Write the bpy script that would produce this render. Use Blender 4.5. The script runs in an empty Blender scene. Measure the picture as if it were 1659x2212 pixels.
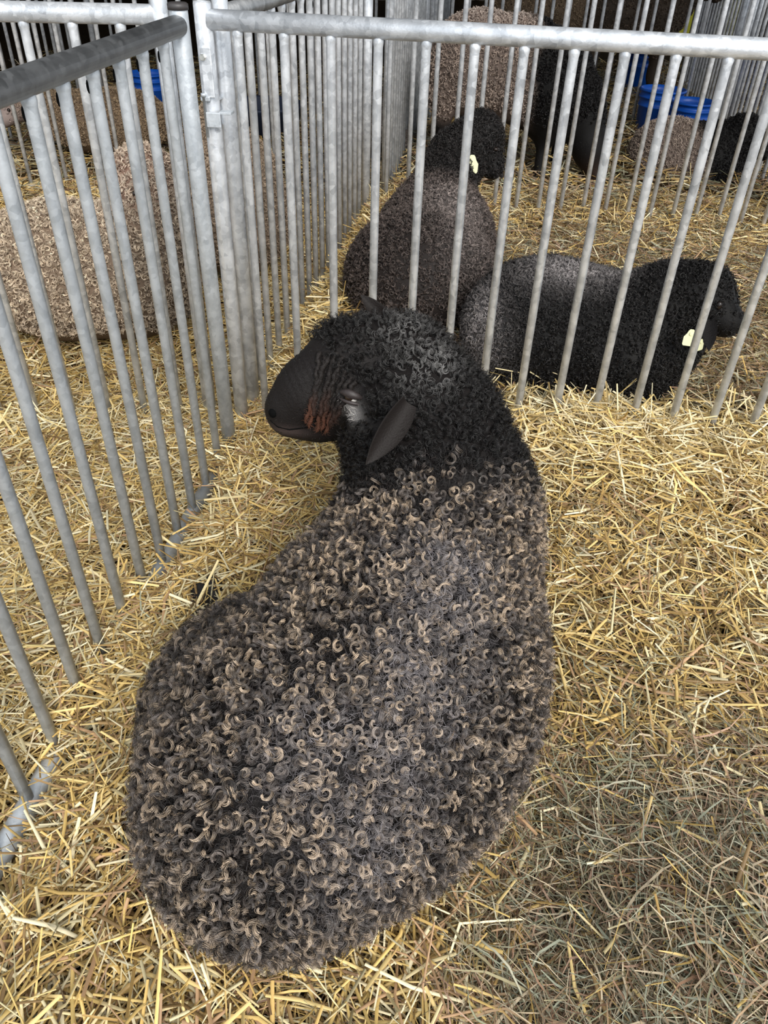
import bpy, bmesh, math, random
import numpy as np
from mathutils import Matrix, Vector

SC = bpy.context.scene
COL = SC.collection
rng = np.random.default_rng(7)
random.seed(7)
PI = math.pi

# ------------------------------------------------------------------ camera
CAMZ = 1.32
FPX, CXP, CYP = 1659.0, 829.5, 1106.0
_p = math.radians(38.2)
_r = math.atan2(79.5, 2107)
_fwd = np.array([0, math.cos(_p), -math.sin(_p)])
_right = np.array([1.0, 0, 0])
_up = np.array([0, math.sin(_p), math.cos(_p)])
_R = math.cos(_r) * _right + math.sin(_r) * _up
_U = -math.sin(_r) * _right + math.cos(_r) * _up
CAM = np.array([0, 0, CAMZ])
cd = bpy.data.cameras.new('camera')
cd.sensor_fit = 'HORIZONTAL'
cd.sensor_width = 36.0
cd.lens = 36.0 * FPX / 1659.0
cd.clip_start = 0.02
cam = bpy.data.objects.new('camera', cd)
COL.objects.link(cam)
cam.matrix_world = Matrix(((_R[0], _U[0], -_fwd[0], 0), (_R[1], _U[1], -_fwd[1], 0),
                           (_R[2], _U[2], -_fwd[2], CAMZ), (0, 0, 0, 1)))
SC.camera = cam

def ray(x, y):
    d = _fwd * FPX + _R * (x - CXP) - _U * (y - CYP)
    return d / np.linalg.norm(d)

def at(x, y, Y):
    """point of the photograph's pixel (x, y) at world depth Y"""
    d = ray(x, y)
    return CAM + d * (Y / d[1])

# ------------------------------------------------------------------ world, lamps, exposure
w = bpy.data.worlds.new('overcast')
SC.world = w
w.use_nodes = True
bg = w.node_tree.nodes['Background']
bg.inputs[0].default_value = (0.86, 0.93, 1.0, 1)
bg.inputs[1].default_value = 1.35
sun = bpy.data.lights.new('sun', 'SUN')
sun.energy = 3.6
sun.angle = math.radians(28)
sun.color = (1.0, 0.96, 0.9)
so = bpy.data.objects.new('sun', sun)
COL.objects.link(so)
so.rotation_euler = Vector((-0.30, 0.78, -0.62)).to_track_quat('-Z', 'Y').to_euler()
vs = SC.view_settings
SC.display_settings.display_device = 'sRGB'
vs.view_transform = 'Standard'
vs.look = 'None'
vs.gamma = 1.0
vs.use_curve_mapping = False
vs.exposure = 0.0

# ------------------------------------------------------------------ materials
def new_mat(name):
    m = bpy.data.materials.new(name)
    m.use_nodes = True
    return m, m.node_tree.nodes, m.node_tree.links, m.node_tree.nodes['Principled BSDF']

def simple(name, c, rough=0.6, metal=0.0, spec=0.5, noise=0.0, nscale=40, bump=0.0):
    m, N, L, b = new_mat(name)
    b.inputs['Roughness'].default_value = rough
    b.inputs['Metallic'].default_value = metal
    b.inputs['Specular IOR Level'].default_value = spec
    b.inputs['Base Color'].default_value = (*c, 1)
    if noise or bump:
        tc = N.new('ShaderNodeTexCoord')
        n = N.new('ShaderNodeTexNoise')
        n.inputs['Scale'].default_value = nscale
        n.inputs['Detail'].default_value = 5
        L.new(tc.outputs['Object'], n.inputs['Vector'])
        if noise:
            r = N.new('ShaderNodeValToRGB')
            r.color_ramp.elements[0].color = (*[v * (1 - noise) for v in c], 1)
            r.color_ramp.elements[1].color = (*[min(1, v * (1 + noise)) for v in c], 1)
            r.color_ramp.elements[0].position = .3
            r.color_ramp.elements[1].position = .7
            L.new(n.outputs['Fac'], r.inputs[0])
            L.new(r.outputs[0], b.inputs['Base Color'])
        if bump:
            bp = N.new('ShaderNodeBump')
            bp.inputs['Strength'].default_value = bump
            bp.inputs['Distance'].default_value = .002
            L.new(n.outputs['Fac'], bp.inputs['Height'])
            L.new(bp.outputs[0], b.inputs['Normal'])
    return m

def galvanised(name, lo, hi, metal=.65, rough=.42, vscale=70, stain=0.0):
    m, N, L, b = new_mat(name)
    tc = N.new('ShaderNodeTexCoord')
    oi = N.new('ShaderNodeObjectInfo')
    add = N.new('ShaderNodeVectorMath')
    sc = N.new('ShaderNodeVectorMath'); sc.operation = 'SCALE'
    sc.inputs['Scale'].default_value = 17.0
    cmb = N.new('ShaderNodeCombineXYZ')
    for k in range(3): L.new(oi.outputs['Random'], cmb.inputs[k])
    L.new(cmb.outputs[0], sc.inputs[0])
    L.new(tc.outputs['Object'], add.inputs[0]); L.new(sc.outputs[0], add.inputs[1])
    v = N.new('ShaderNodeTexVoronoi')
    v.inputs['Scale'].default_value = vscale
    n = N.new('ShaderNodeTexNoise'); n.inputs['Scale'].default_value = 22; n.inputs['Detail'].default_value = 6
    n2 = N.new('ShaderNodeTexNoise'); n2.inputs['Scale'].default_value = 180; n2.inputs['Detail'].default_value = 3
    for t in (v, n, n2): L.new(add.outputs[0], t.inputs['Vector'])
    bw = N.new('ShaderNodeRGBToBW'); L.new(v.outputs['Color'], bw.inputs[0])
    mx = N.new('ShaderNodeMath'); mx.operation = 'MULTIPLY_ADD'; mx.inputs[1].default_value = .35
    L.new(bw.outputs[0], mx.inputs[0])
    m2 = N.new('ShaderNodeMath'); m2.operation = 'MULTIPLY'; m2.inputs[1].default_value = .85
    L.new(n.outputs['Fac'], m2.inputs[0]); L.new(m2.outputs[0], mx.inputs[2])
    r = N.new('ShaderNodeValToRGB')
    r.color_ramp.elements[0].position = .32; r.color_ramp.elements[0].color = (*lo, 1)
    r.color_ramp.elements[1].position = .78; r.color_ramp.elements[1].color = (*hi, 1)
    L.new(mx.outputs[0], r.inputs[0])
    L.new(r.outputs[0], b.inputs['Base Color'])
    b.inputs['Metallic'].default_value = metal
    rr = N.new('ShaderNodeMath'); rr.operation = 'MULTIPLY_ADD'
    rr.inputs[1].default_value = .25; rr.inputs[2].default_value = rough - .12
    L.new(mx.outputs[0], rr.inputs[0]); L.new(rr.outputs[0], b.inputs['Roughness'])
    bp = N.new('ShaderNodeBump'); bp.inputs['Strength'].default_value = .25; bp.inputs['Distance'].default_value = .002
    L.new(n2.outputs['Fac'], bp.inputs['Height']); L.new(bp.outputs[0], b.inputs['Normal'])
    return m

def attr_mat(name, rough=.6, spec=.35, bump=0.0):
    m, N, L, b = new_mat(name)
    a = N.new('ShaderNodeAttribute'); a.attribute_name = 'col'
    L.new(a.outputs['Color'], b.inputs['Base Color'])
    b.inputs['Roughness'].default_value = rough
    b.inputs['Specular IOR Level'].default_value = spec
    if bump:
        tc = N.new('ShaderNodeTexCoord'); n = N.new('ShaderNodeTexNoise')
        n.inputs['Scale'].default_value = 320; n.inputs['Detail'].default_value = 3
        L.new(tc.outputs['Object'], n.inputs['Vector'])
        bp = N.new('ShaderNodeBump'); bp.inputs['Strength'].default_value = bump; bp.inputs['Distance'].default_value = .0015
        L.new(n.outputs['Fac'], bp.inputs['Height']); L.new(bp.outputs[0], b.inputs['Normal'])
    return m

def hair_mat(name, rough=.30, rad=.35):
    m = bpy.data.materials.new(name); m.use_nodes = True
    N, L = m.node_tree.nodes, m.node_tree.links
    N.remove(N['Principled BSDF'])
    h = N.new('ShaderNodeBsdfHairPrincipled')
    h.parametrization = 'COLOR'
    a = N.new('ShaderNodeAttribute'); a.attribute_name = 'col'
    L.new(a.outputs['Color'], h.inputs['Color'])
    h.inputs['Roughness'].default_value = rough
    h.inputs['Radial Roughness'].default_value = rad
    h.inputs['IOR'].default_value = 1.38
    L.new(h.outputs[0], N['Material Output'].inputs[0])
    return m

ZINC = galvanised('galvanised_bright', (.46, .485, .52), (.86, .885, .92), metal=.5, rough=.38)
ZINC_DULL = galvanised('galvanised_dull', (.42, .455, .49), (.62, .655, .69), metal=.45, rough=.5, vscale=90)
ZINC_OLD = galvanised('galvanised_old', (.20, .205, .21), (.34, .345, .35), metal=.75, rough=.42)
BOLT = simple('bolt_zinc', (.75, .74, .68), .3, .9)
BLACKCAP = simple('black_cap', (.05, .045, .045), .5)
HOLE = simple('slot_dark', (.004, .004, .004), .9, spec=.05)
BLUE = simple('blue_plastic', (.004, .085, .46), .38, noise=.12, nscale=9)
NAVY = simple('navy_rubber', (.012, .02, .045), .6, noise=.2, nscale=12)
TAG = simple('tag_plastic', (.72, .72, .45), .45)
INK = simple('tag_ink', (.08, .08, .07), .6)
STRAW = attr_mat('straw', .5, .35)
HAYM = attr_mat('hay', .65, .2)
SKIN = attr_mat('sheep_skin', .6, .18, bump=.9)
WOOL = attr_mat('wool_hair', .36, .32)
WOOL_SILKY = attr_mat('wool_silky', .27, .6)
WIRE = simple('wire', (.6, .6, .6), .4, .8)

# ------------------------------------------------------------------ generic mesh helpers
def mesh_np(name, V, Fq, mat, parent=None, col=None, smooth=True, mats=None):
    """mesh from numpy verts and equal-sized faces"""
    me = bpy.data.meshes.new(name)
    V = np.asarray(V, np.float32); Fq = np.asarray(Fq, np.int32)
    k = Fq.shape[1]
    me.vertices.add(len(V)); me.vertices.foreach_set('co', V.ravel())
    me.loops.add(Fq.size); me.loops.foreach_set('vertex_index', Fq.ravel())
    me.polygons.add(len(Fq)); me.polygons.foreach_set('loop_start', np.arange(len(Fq), dtype=np.int32) * k)
    me.update(calc_edges=True)
    me.polygons.foreach_set('use_smooth', np.full(len(Fq), smooth))
    if col is not None:
        a = me.attributes.new('col', 'FLOAT_COLOR', 'POINT')
        c = np.ones((len(V), 4), np.float32); c[:, :3] = col
        a.data.foreach_set('color', c.ravel())
    me.materials.append(mat)
    me.update()
    o = bpy.data.objects.new(name, me); COL.objects.link(o)
    if parent: o.parent = parent
    return o

def bm_obj(name, bm, mat, parent=None, smooth=True):
    me = bpy.data.meshes.new(name)
    if smooth:
        for f in bm.faces: f.smooth = True
    bm.to_mesh(me); bm.free()
    me.materials.append(mat)
    o = bpy.data.objects.new(name, me); COL.objects.link(o)
    if parent: o.parent = parent
    return o

def share(name, src, parent, loc=(0, 0, 0), mat=None):
    o = bpy.data.objects.new(name, src.data); COL.objects.link(o)
    o.parent = parent; o.location = loc
    return o

def tag(o, label, cat=None, group=None, kind=None):
    o['label'] = label
    if cat: o['category'] = cat
    if group: o['group'] = group
    if kind: o['kind'] = kind
    return o

def empty(name, loc=(0, 0, 0), rz=0.0):
    o = bpy.data.objects.new(name, None); COL.objects.link(o)
    o.location = loc; o.rotation_euler = (0, 0, rz)
    o.empty_display_size = .1
    return o

def lathe(bm, prof, n=14, M=None):
    """surface of revolution about local z; prof = [(r, z), ...]"""
    rings = []
    for r, z in prof:
        rings.append([bm.verts.new((r * math.cos(2 * PI * i / n), r * math.sin(2 * PI * i / n), z)) for i in range(n)])
    vs_ = [v for rg in rings for v in rg]
    for a, b in zip(rings, rings[1:]):
        for i in range(n):
            bm.faces.new((a[i], a[(i + 1) % n], b[(i + 1) % n], b[i]))
    if prof[0][0] > 1e-5:
        bm.faces.new(rings[0][::-1])
    if prof[-1][0] > 1e-5:
        bm.faces.new(rings[-1])
    if M is not None:
        bmesh.ops.transform(bm, matrix=M, verts=vs_)
    return vs_

def box(bm, c, s, bev=0.0):
    r = bmesh.ops.create_cube(bm, size=1.0)
    bmesh.ops.scale(bm, vec=s, verts=r['verts'])
    bmesh.ops.translate(bm, vec=c, verts=r['verts'])
    if bev:
        ed = list({e for v in r['verts'] for e in v.link_edges})
        bmesh.ops.bevel(bm, geom=ed, offset=bev, segments=2, profile=.5, affect='EDGES')

# ------------------------------------------------------------------ ground relief
def vnoise(x, y, s, seed):
    g = np.random.default_rng(seed).random((64, 64))
    u, v = x / s + 100, y / s + 100
    iu, iv = np.floor(u).astype(int), np.floor(v).astype(int)
    fu, fv = u - iu, v - iv
    fu = fu * fu * (3 - 2 * fu); fv = fv * fv * (3 - 2 * fv)
    a = g[iu % 64, iv % 64]; b = g[(iu + 1) % 64, iv % 64]
    c = g[iu % 64, (iv + 1) % 64]; d = g[(iu + 1) % 64, (iv + 1) % 64]
    return (a * (1 - fu) + b * fu) * (1 - fv) + (c * (1 - fu) + d * fu) * fv

def sstep(a, b, x):
    t = np.clip((x - a) / (b - a), 0, 1)
    return t * t * (3 - 2 * t)

def fline(x): return 2.074 - .125 * (x + .381)
def dline(y): return -.44 + .15 * (y - 2.18)
def lline(y): return -.569 + .1336 * (y - 1.324)

def height(x, y):
    x = np.asarray(x, float); y = np.asarray(y, float)
    h = .015 + .035 * (vnoise(x, y, .30, 1) - .5) + .03 * (vnoise(x, y, .12, 2) - .5)
    df = y - fline(x)
    h = h + .11 * np.exp(-(df / .28) ** 2) * sstep(-.05, .5, x)
    h = h + .07 * sstep(0, .3, df) * sstep(-.05, .25, x - dline(y))
    h = h + .08 * np.exp(-((x - dline(y) - .12) / .12) ** 2) * sstep(2.3, 2.7, y) * (1 - sstep(5, 6, y))
    h = h + .05 * sstep(3.6, 4.1, y) * sstep(-.1, .3, x)
    # hay heap at the lower right
    h = h + .05 * sstep(.2, .6, x) * sstep(1.5, .8, y) * (df < 0)
    h = h + .10 * np.exp(-(((x - .62) / .25) ** 2 + ((y - .45) / .22) ** 2))
    h = h - .05 * np.exp(-(((x - .30) / .10) ** 2 + ((y - .58) / .15) ** 2))
    h = h - .10 * np.exp(-((x - lline(y)) / .075) ** 2) * np.maximum(sstep(.95, .80, y), sstep(1.28, 1.4, y) * sstep(1.85, 1.7, y)) + .035 * np.exp(-((x - lline(y) - .16) / .07) ** 2) * sstep(1.95, 1.6, y)
    return h

gx = np.concatenate([np.linspace(-9, -2.6, 20)[:-1], np.linspace(-2.6, 2.8, 120), np.linspace(2.8, 9, 20)[1:]])
gy = np.concatenate([np.linspace(-3, -.1, 10)[:-1], np.linspace(-.1, 5, 120), np.linspace(5, 17, 40)[1:]])
GX, GY = np.meshgrid(gx, gy)
GZ = height(GX, GY) - .012
V = np.stack([GX, GY, GZ], -1).reshape(-1, 3)
nx, ny = len(gx), len(gy)
ii = (np.arange(ny - 1)[:, None] * nx + np.arange(nx - 1)[None]).ravel()
Fq = np.stack([ii, ii + 1, ii + nx + 1, ii + nx], 1)
FLOORM = simple('trodden_litter', (.055, .036, .017), .95, spec=.1, noise=.75, nscale=60, bump=1.0)
flo = mesh_np('floor', V, Fq, FLOORM)
tag(flo, 'barn floor of trodden litter under the straw', kind='structure')

# barn shell: unseen dark roof above the pens, open towards the viewer and the right; back and left walls added to darken the surroundings
ROOFM = simple('unseen_roof_underside', (.16, .15, .14), .8, noise=.3, nscale=3)
bm = bmesh.new()
box(bm, (0, 9.3, 3.6), (18, 15.0, .12))  # out of view; front edge placed for how deep the sun reaches
for k in range(9):
    box(bm, (0, 2.0 + k * 1.75, 3.46), (18, .1, .2))
tag(bm_obj('unseen_light_shaping_roof', bm, ROOFM, smooth=False), 'dark barn roof with purlins over the pens, unseen, front edge set to shape the light', kind='structure')
WALLM = simple('dimming_wall_timber', (.24, .20, .16), .9, noise=.4, nscale=4)
bm = bmesh.new()
box(bm, (0, 16.6, 1.7), (18, .1, 3.6))
tag(bm_obj('dimming_wall_back', bm, WALLM, smooth=False), 'dark timber wall added at the back of the barn to darken the surroundings', kind='structure')
bm = bmesh.new()
box(bm, (-8.6, 8.4, 1.7), (.1, 16.4, 3.6))  # out of view, added like the back wall to cut stray light
tag(bm_obj('dimming_wall_left', bm, WALLM, smooth=False), 'unseen dark timber wall added on the left of the barn to darken the surroundings', kind='structure')

# ------------------------------------------------------------------ pen panels
RAIL_Z, BAR_R, RAIL_R, SP = 1.105, .0112, .0215, .11

def bar_mesh(ztop):
    bm = bmesh.new()
    lathe(bm, [(BAR_R, 0), (BAR_R, ztop - .036), (BAR_R * 1.10, ztop - .030), (BAR_R * 1.16, ztop - .025),
               (BAR_R * 1.1, ztop - .019), (BAR_R * .9, ztop)], 10)
    return bm

def tube_between(p, q, r, n=16, segs=1, cap=True):
    bm = bmesh.new()
    p, q = Vector(p), Vector(q)
    d = q - p
    M = Matrix.Translation(p) @ d.to_track_quat('Z', 'Y').to_matrix().to_4x4()
    lathe(bm, [(r, 0)] + [(r, d.length * (k + 1) / segs) for k in range(segs)], n, M)
    return bm

BARS = {}
def panel(label, A, ang, length, first, n, zoff=0.0, mat=ZINC, rail_mat=None, group=None, post_a=True, post_b=True,
          slots=False, cap=False, post_top=.035, slope=0.0, coarse=False, nbar=None):
    """a pen panel: empty at A, local x along the panel; ang = direction of +x in degrees from +x axis"""
    root = empty('pen_panel', (A[0], A[1], zoff), math.radians(ang))
    root.rotation_euler = (0, slope, math.radians(ang))
    tag(root, label, 'pen panel', group)
    rm = rail_mat or mat
    x0, x1 = 0.0, length
    z = RAIL_Z
    o = bm_obj('top_rail', tube_between((x0 + .013, 0, z), (x1, 0, z), RAIL_R, 20), rm, root)
    bm_obj('bottom_rail', tube_between((x0 + .004, 0, 0), (x1, 0, 0), RAIL_R, 14), mat, root)
    for k, use in enumerate((post_a, post_b)):
        if not use: continue
        px = x0 if k == 0 else x1
        bm = bmesh.new()
        lathe(bm, [(.0205, -.06), (.0205, z + post_top - .004), (.019, z + post_top), (.016, z + post_top), (.016, z + post_top - .03)], 18,
              Matrix.Translation((px, 0, 0)))
        p = bm_obj('end_post', bm, mat, root)
        if cap and k == 0:
            bm = bmesh.new()
            lathe(bm, [(.0225, z + post_top - .006), (.0225, z + post_top + .004), (.019, z + post_top + .007), (0.0001, z + post_top + .008)], 18,
                  Matrix.Translation((px, 0, 0)))
            tag(bm_obj('post_cap', bm, BLACKCAP, p), 'black plastic cap on the post')
    key = mat.name
    if key not in BARS:
        BARS[key] = bm_obj('bar', bar_mesh(RAIL_Z), mat, root)
        src = BARS[key]; src.location = (first, 0, 0); start = 1
        src['_n'] = 1
        bars = [src]
    else:
        src = BARS[key]; start = 0; bars = []
    for i in range(start, n):
        bars.append(share('bar', src, root, (first + i * SP, 0, 0)))
    if slots:
        global SLOT
        for b in bars:
            if 'SLOT' not in globals():
                bm = bmesh.new()
                bmesh.ops.create_uvsphere(bm, u_segments=8, v_segments=6, radius=1)
                bmesh.ops.scale(bm, vec=(.0042, .003, .0115), verts=bm.verts)
                SLOT = bm_obj('vent_slot', bm, HOLE, b)
                SLOT.location = (.0055, -.0098, RAIL_Z - .044)
            else:
                share('vent_slot', SLOT, b, (.0055, -.0098, RAIL_Z - .044))
    return root

UF = (math.cos(math.radians(-7.12)), math.sin(math.radians(-7.12)))
# F: across the picture, with the near sheep in front of it
pF = panel('bright galvanised pen panel crossing behind the near sheep, with bolted latch plate', (-.459, 2.0837), -7.12, 2.24, .079, 20, slope=0.0)
# L: near left, running towards the viewer
pL = panel('near left pen panel with dull dark top rail, running towards the viewer', (-.482, 1.975), 262.4, 2.3, .107, 20,
           mat=ZINC_DULL, rail_mat=ZINC_OLD, slots=True, cap=True, slope=math.radians(.8))
# G: left, continuing the cross line behind the near left panel
pG = panel('left pen panel in front of the lying cream sheep', (-.572, 2.135), 187.5, 2.0, .095, 17)
# D1: divider running back
pD = panel('divider panel running back from the corner post, left of the dark lying ewe', (-.438, 2.18), 81.5, 1.92, .09, 16,
           rail_mat=ZINC_OLD, slots=True)
pC2 = panel('second cross panel, standing dark sheep behind it', (-.155, 4.075), -5.45, 2.15, .214 - .11, 19)
pD2 = panel('farther divider panel running back between the second and third cross panels', (-.06, 4.2), 83.6, 1.9, .06, 17)
pC2L = panel('cross panel at the back of the cream sheep pen', (-.25, 4.34), 173.5, 2.36, .08, 21)
pDR = panel('right hand divider panel behind the second cross panel', (2.02, 3.93), 83, 1.9, .06, 17)
pDR2 = panel('right hand divider panel, farthest to the back', (2.27, 5.95), 83, 1.9, .06, 17)
pC3 = panel('third cross panel behind the standing dark sheep', (.16, 6.12), -4.5, 2.05, .06, 18)
pC3L = panel('far left cross panel behind the blue bucket', (-.02, 6.45), 175, 2.3, .06, 20)
pDL = panel('far left divider panel running back', (-2.66, 4.62), 82, 1.95, .06, 17)
pD3 = panel('divider panel farthest to the back in the middle', (.2, 6.25), 84, 1.9, .06, 17)

# latch hardware on panel F's end post (local x along the panel, -y towards the viewer)
bm = bmesh.new(); box(bm, (.006, -.0235, 1.0), (.026, .005, .105), .002)
pl = bm_obj('latch_plate', bm, ZINC, pF, smooth=False)
bm = bmesh.new()
lathe(bm, [(.0075, 0), (.0075, .005), (.006, .007), (.0001, .007)], 6, Matrix.Translation((-.001, -.026, 1.032)) @ Matrix.Rotation(PI / 2, 4, 'X'))
bm_obj('bolt', bm, BOLT, pl, smooth=False)
bm = bmesh.new(); box(bm, (.012, -.03, .90), (.036, .006, .034), .002); box(bm, (.04, -.012, .915), (.03, .03, .006), .001)
hb = bm_obj('hinge_tab', bm, ZINC_DULL, pF, smooth=False)
bm = bmesh.new(); lathe(bm, [(.004, .86), (.004, .95), (.007, .95), (.007, .957)], 10, Matrix.Translation((-.008, -.028, 0)))
bm_obj('hinge_pin', bm, ZINC_DULL, hb)
bm = bmesh.new(); box(bm, (-.005, -.024, .945), (.024, .012, .012), .003)
bm_obj('latch_catch', bm, ZINC_DULL, pF, smooth=False)
bm = bmesh.new(); box(bm, (-.01, .022, .89), (.03, .012, .05), .003); box(bm, (-.01, .022, .93), (.05, .03, .006), .001)
bm_obj('latch_bracket', bm, ZINC_DULL, pD, smooth=False)

# ------------------------------------------------------------------ implicit sheep bodies
class SDF:
    def __init__(s, k=.045): s.p = []; s.k = k
    def ell(s, c, r, yaw=0.0, pitch=0.0, k=None):
        Rm = np.array(Matrix.Rotation(-yaw, 3, 'Z')) if not pitch else np.array(Matrix.Rotation(-pitch, 3, 'X') @ Matrix.Rotation(-yaw, 3, 'Z'))
        s.p.append(('e', np.array(c, float), np.array(r, float), Rm, k)); return s
    def cap(s, a, ra, b, rb, sc=(1, 1, 1), k=None):
        s.p.append(('c', np.array(a, float), np.array(b, float), (ra, rb), np.array(sc, float), k)); return s
    def bounds(s, m=.06):
        lo, hi = [], []
        for p in s.p:
            if p[0] == 'e':
                r = np.abs(p[3].T) @ p[2]; lo.append(p[1] - r); hi.append(p[1] + r)
            else:
                r = max(p[3]) * p[4]; lo.append(np.minimum(p[1], p[2]) - r); hi.append(np.maximum(p[1], p[2]) + r)
        return np.min(lo, 0) - m, np.max(hi, 0) + m
    def __call__(s, P):
        d = None
        for p in s.p:
            if p[0] == 'e':
                q = (P - p[1]) @ p[3].T / p[2]
                n1 = np.sqrt((q * q).sum(-1)) + 1e-9
                n2 = np.sqrt(((q / p[2]) ** 2).sum(-1)) + 1e-9
                v = n1 * (n1 - 1) / n2; k = p[4]
            else:
                a, b, (ra, rb), sc, k = p[1:]
                q = (P - a) / sc; ba = (b - a) / sc
                h = np.clip((q @ ba) / (ba @ ba), 0, 1)
                v = (np.sqrt(((q - h[..., None] * ba) ** 2).sum(-1)) - (ra + (rb - ra) * h)) * sc.min()
            if d is None: d = v
            else:
                k = k or s.k
                h = np.clip(.5 + .5 * (d - v) / k, 0, 1)
                d = d * (1 - h) + v * h - k * h * (1 - h)
        return d
    def grad(s, P, e=.003):
        g = np.stack([s(P + np.eye(3)[i] * e) - s(P - np.eye(3)[i] * e) for i in range(3)], -1)
        return g / (np.linalg.norm(g, axis=-1, keepdims=True) + 1e-9)
    def hit(s, x, y):
        d = ray(x, y); t = .3
        for _ in range(300):
            v = float(s((CAM + d * t)[None])[0])
            if v < .0007: return CAM + d * t
            t += max(v * .7, .0006)
        return CAM + d * 1.5

def surface_nets(sdf, res):
    lo, hi = sdf.bounds()
    n = np.ceil((hi - lo) / res).astype(int) + 1
    ax = [lo[i] + res * np.arange(n[i]) for i in range(3)]
    f = np.empty(n, np.float32)
    Yg, Zg = np.meshgrid(ax[1], ax[2], indexing='ij')
    for i0 in range(0, n[0], 16):
        xs = ax[0][i0:i0 + 16]
        P = np.empty((len(xs), n[1], n[2], 3))
        P[..., 0] = xs[:, None, None]; P[..., 1] = Yg; P[..., 2] = Zg
        f[i0:i0 + 16] = sdf(P)
    neg = f < 0
    c = [(a, b, d) for a in (0, 1) for b in (0, 1) for d in (0, 1)]
    sl = lambda a, m: slice(a, m - 1 + a)
    cnt = sum(neg[sl(a, n[0]), sl(b, n[1]), sl(d, n[2])].astype(np.int8) for a, b, d in c)
    act = (cnt > 0) & (cnt < 8)
    idx = np.full(act.shape, -1, np.int64)
    I = np.argwhere(act); idx[act] = np.arange(len(I))
    S = np.zeros((len(I), 3)); W = np.zeros(len(I))
    for p in c:
        for axs in range(3):
            if p[axs]: continue
            q = list(p); q[axs] = 1
            fa = f[I[:, 0] + p[0], I[:, 1] + p[1], I[:, 2] + p[2]]; fb = f[I[:, 0] + q[0], I[:, 1] + q[1], I[:, 2] + q[2]]
            m = (fa < 0) != (fb < 0)
            t = np.where(m, fa / (fa - fb + 1e-12), 0)
            pt = np.tile(np.array(p, float), (len(I), 1)); pt[:, axs] = t
            S[m] += pt[m]; W[m] += 1
    V = lo + res * (I + S / W[:, None])
    Fs = []
    for axs in range(3):
        o = [k for k in range(3) if k != axs]
        a = np.moveaxis(neg, axs, 0); A = a[:-1]; B = a[1:]
        ch = np.argwhere(A != B)
        flip = A[tuple(ch.T)]
        E = np.empty((len(ch), 3), int); E[:, axs] = ch[:, 0]; E[:, o[0]] = ch[:, 1]; E[:, o[1]] = ch[:, 2]
        ok = (E[:, o[0]] > 0) & (E[:, o[1]] > 0) & (E[:, o[0]] < n[o[0]] - 1) & (E[:, o[1]] < n[o[1]] - 1)
        E = E[ok]; flip = flip[ok]
        qd = []
        for d0, d1 in ((-1, -1), (0, -1), (0, 0), (-1, 0)):
            T = E.copy(); T[:, o[0]] += d0; T[:, o[1]] += d1
            qd.append(idx[T[:, 0], T[:, 1], T[:, 2]])
        qd = np.stack(qd, 1)
        if axs == 1: flip = ~flip
        qd[~flip] = qd[~flip][:, ::-1]
        Fs.append(qd)
    Fq = np.concatenate(Fs)
    return V, Fq[(Fq >= 0).all(1)]

def sample_surface(V, Fq, n):
    T = np.concatenate([Fq[:, [0, 1, 2]], Fq[:, [0, 2, 3]]])
    a, b, c = V[T[:, 0]], V[T[:, 1]], V[T[:, 2]]
    ar = np.linalg.norm(np.cross(b - a, c - a), axis=1)
    k = rng.choice(len(T), n, p=ar / ar.sum())
    u, v = rng.random(n), rng.random(n)
    m = u + v > 1; u[m] = 1 - u[m]; v[m] = 1 - v[m]
    return a[k] + u[:, None] * (b[k] - a[k]) + v[:, None] * (c[k] - a[k])

def unit(v): return v / (np.linalg.norm(v, axis=-1, keepdims=True) + 1e-9)

def hair_obj(name, P, C, radius, parent, mat=WOOL, taper=.45):
    """P (n, K, 3) strands, C (n, K, 3) colours"""
    n, K = P.shape[:2]
    h = bpy.data.hair_curves.new(name)
    h.add_curves([K] * n)
    h.attributes['position'].data.foreach_set('vector', P.astype(np.float32).ravel())
    ra = h.attributes.get('radius') or h.attributes.new('radius', 'FLOAT', 'POINT')
    rr = np.broadcast_to(np.asarray(radius, float).reshape(-1, 1), (n, K)) * np.linspace(1, taper, K)[None]
    ra.data.foreach_set('value', rr.astype(np.float32).ravel())
    ca = h.attributes.new('col', 'FLOAT_COLOR', 'POINT')
    cc = np.ones((n, K, 4), np.float32); cc[..., :3] = C
    ca.data.foreach_set('color', cc.ravel())
    h.materials.append(mat)
    o = bpy.data.objects.new(name, h); COL.objects.link(o)
    o['kind'] = 'stuff'
    if parent: o.parent = parent
    return o

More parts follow.
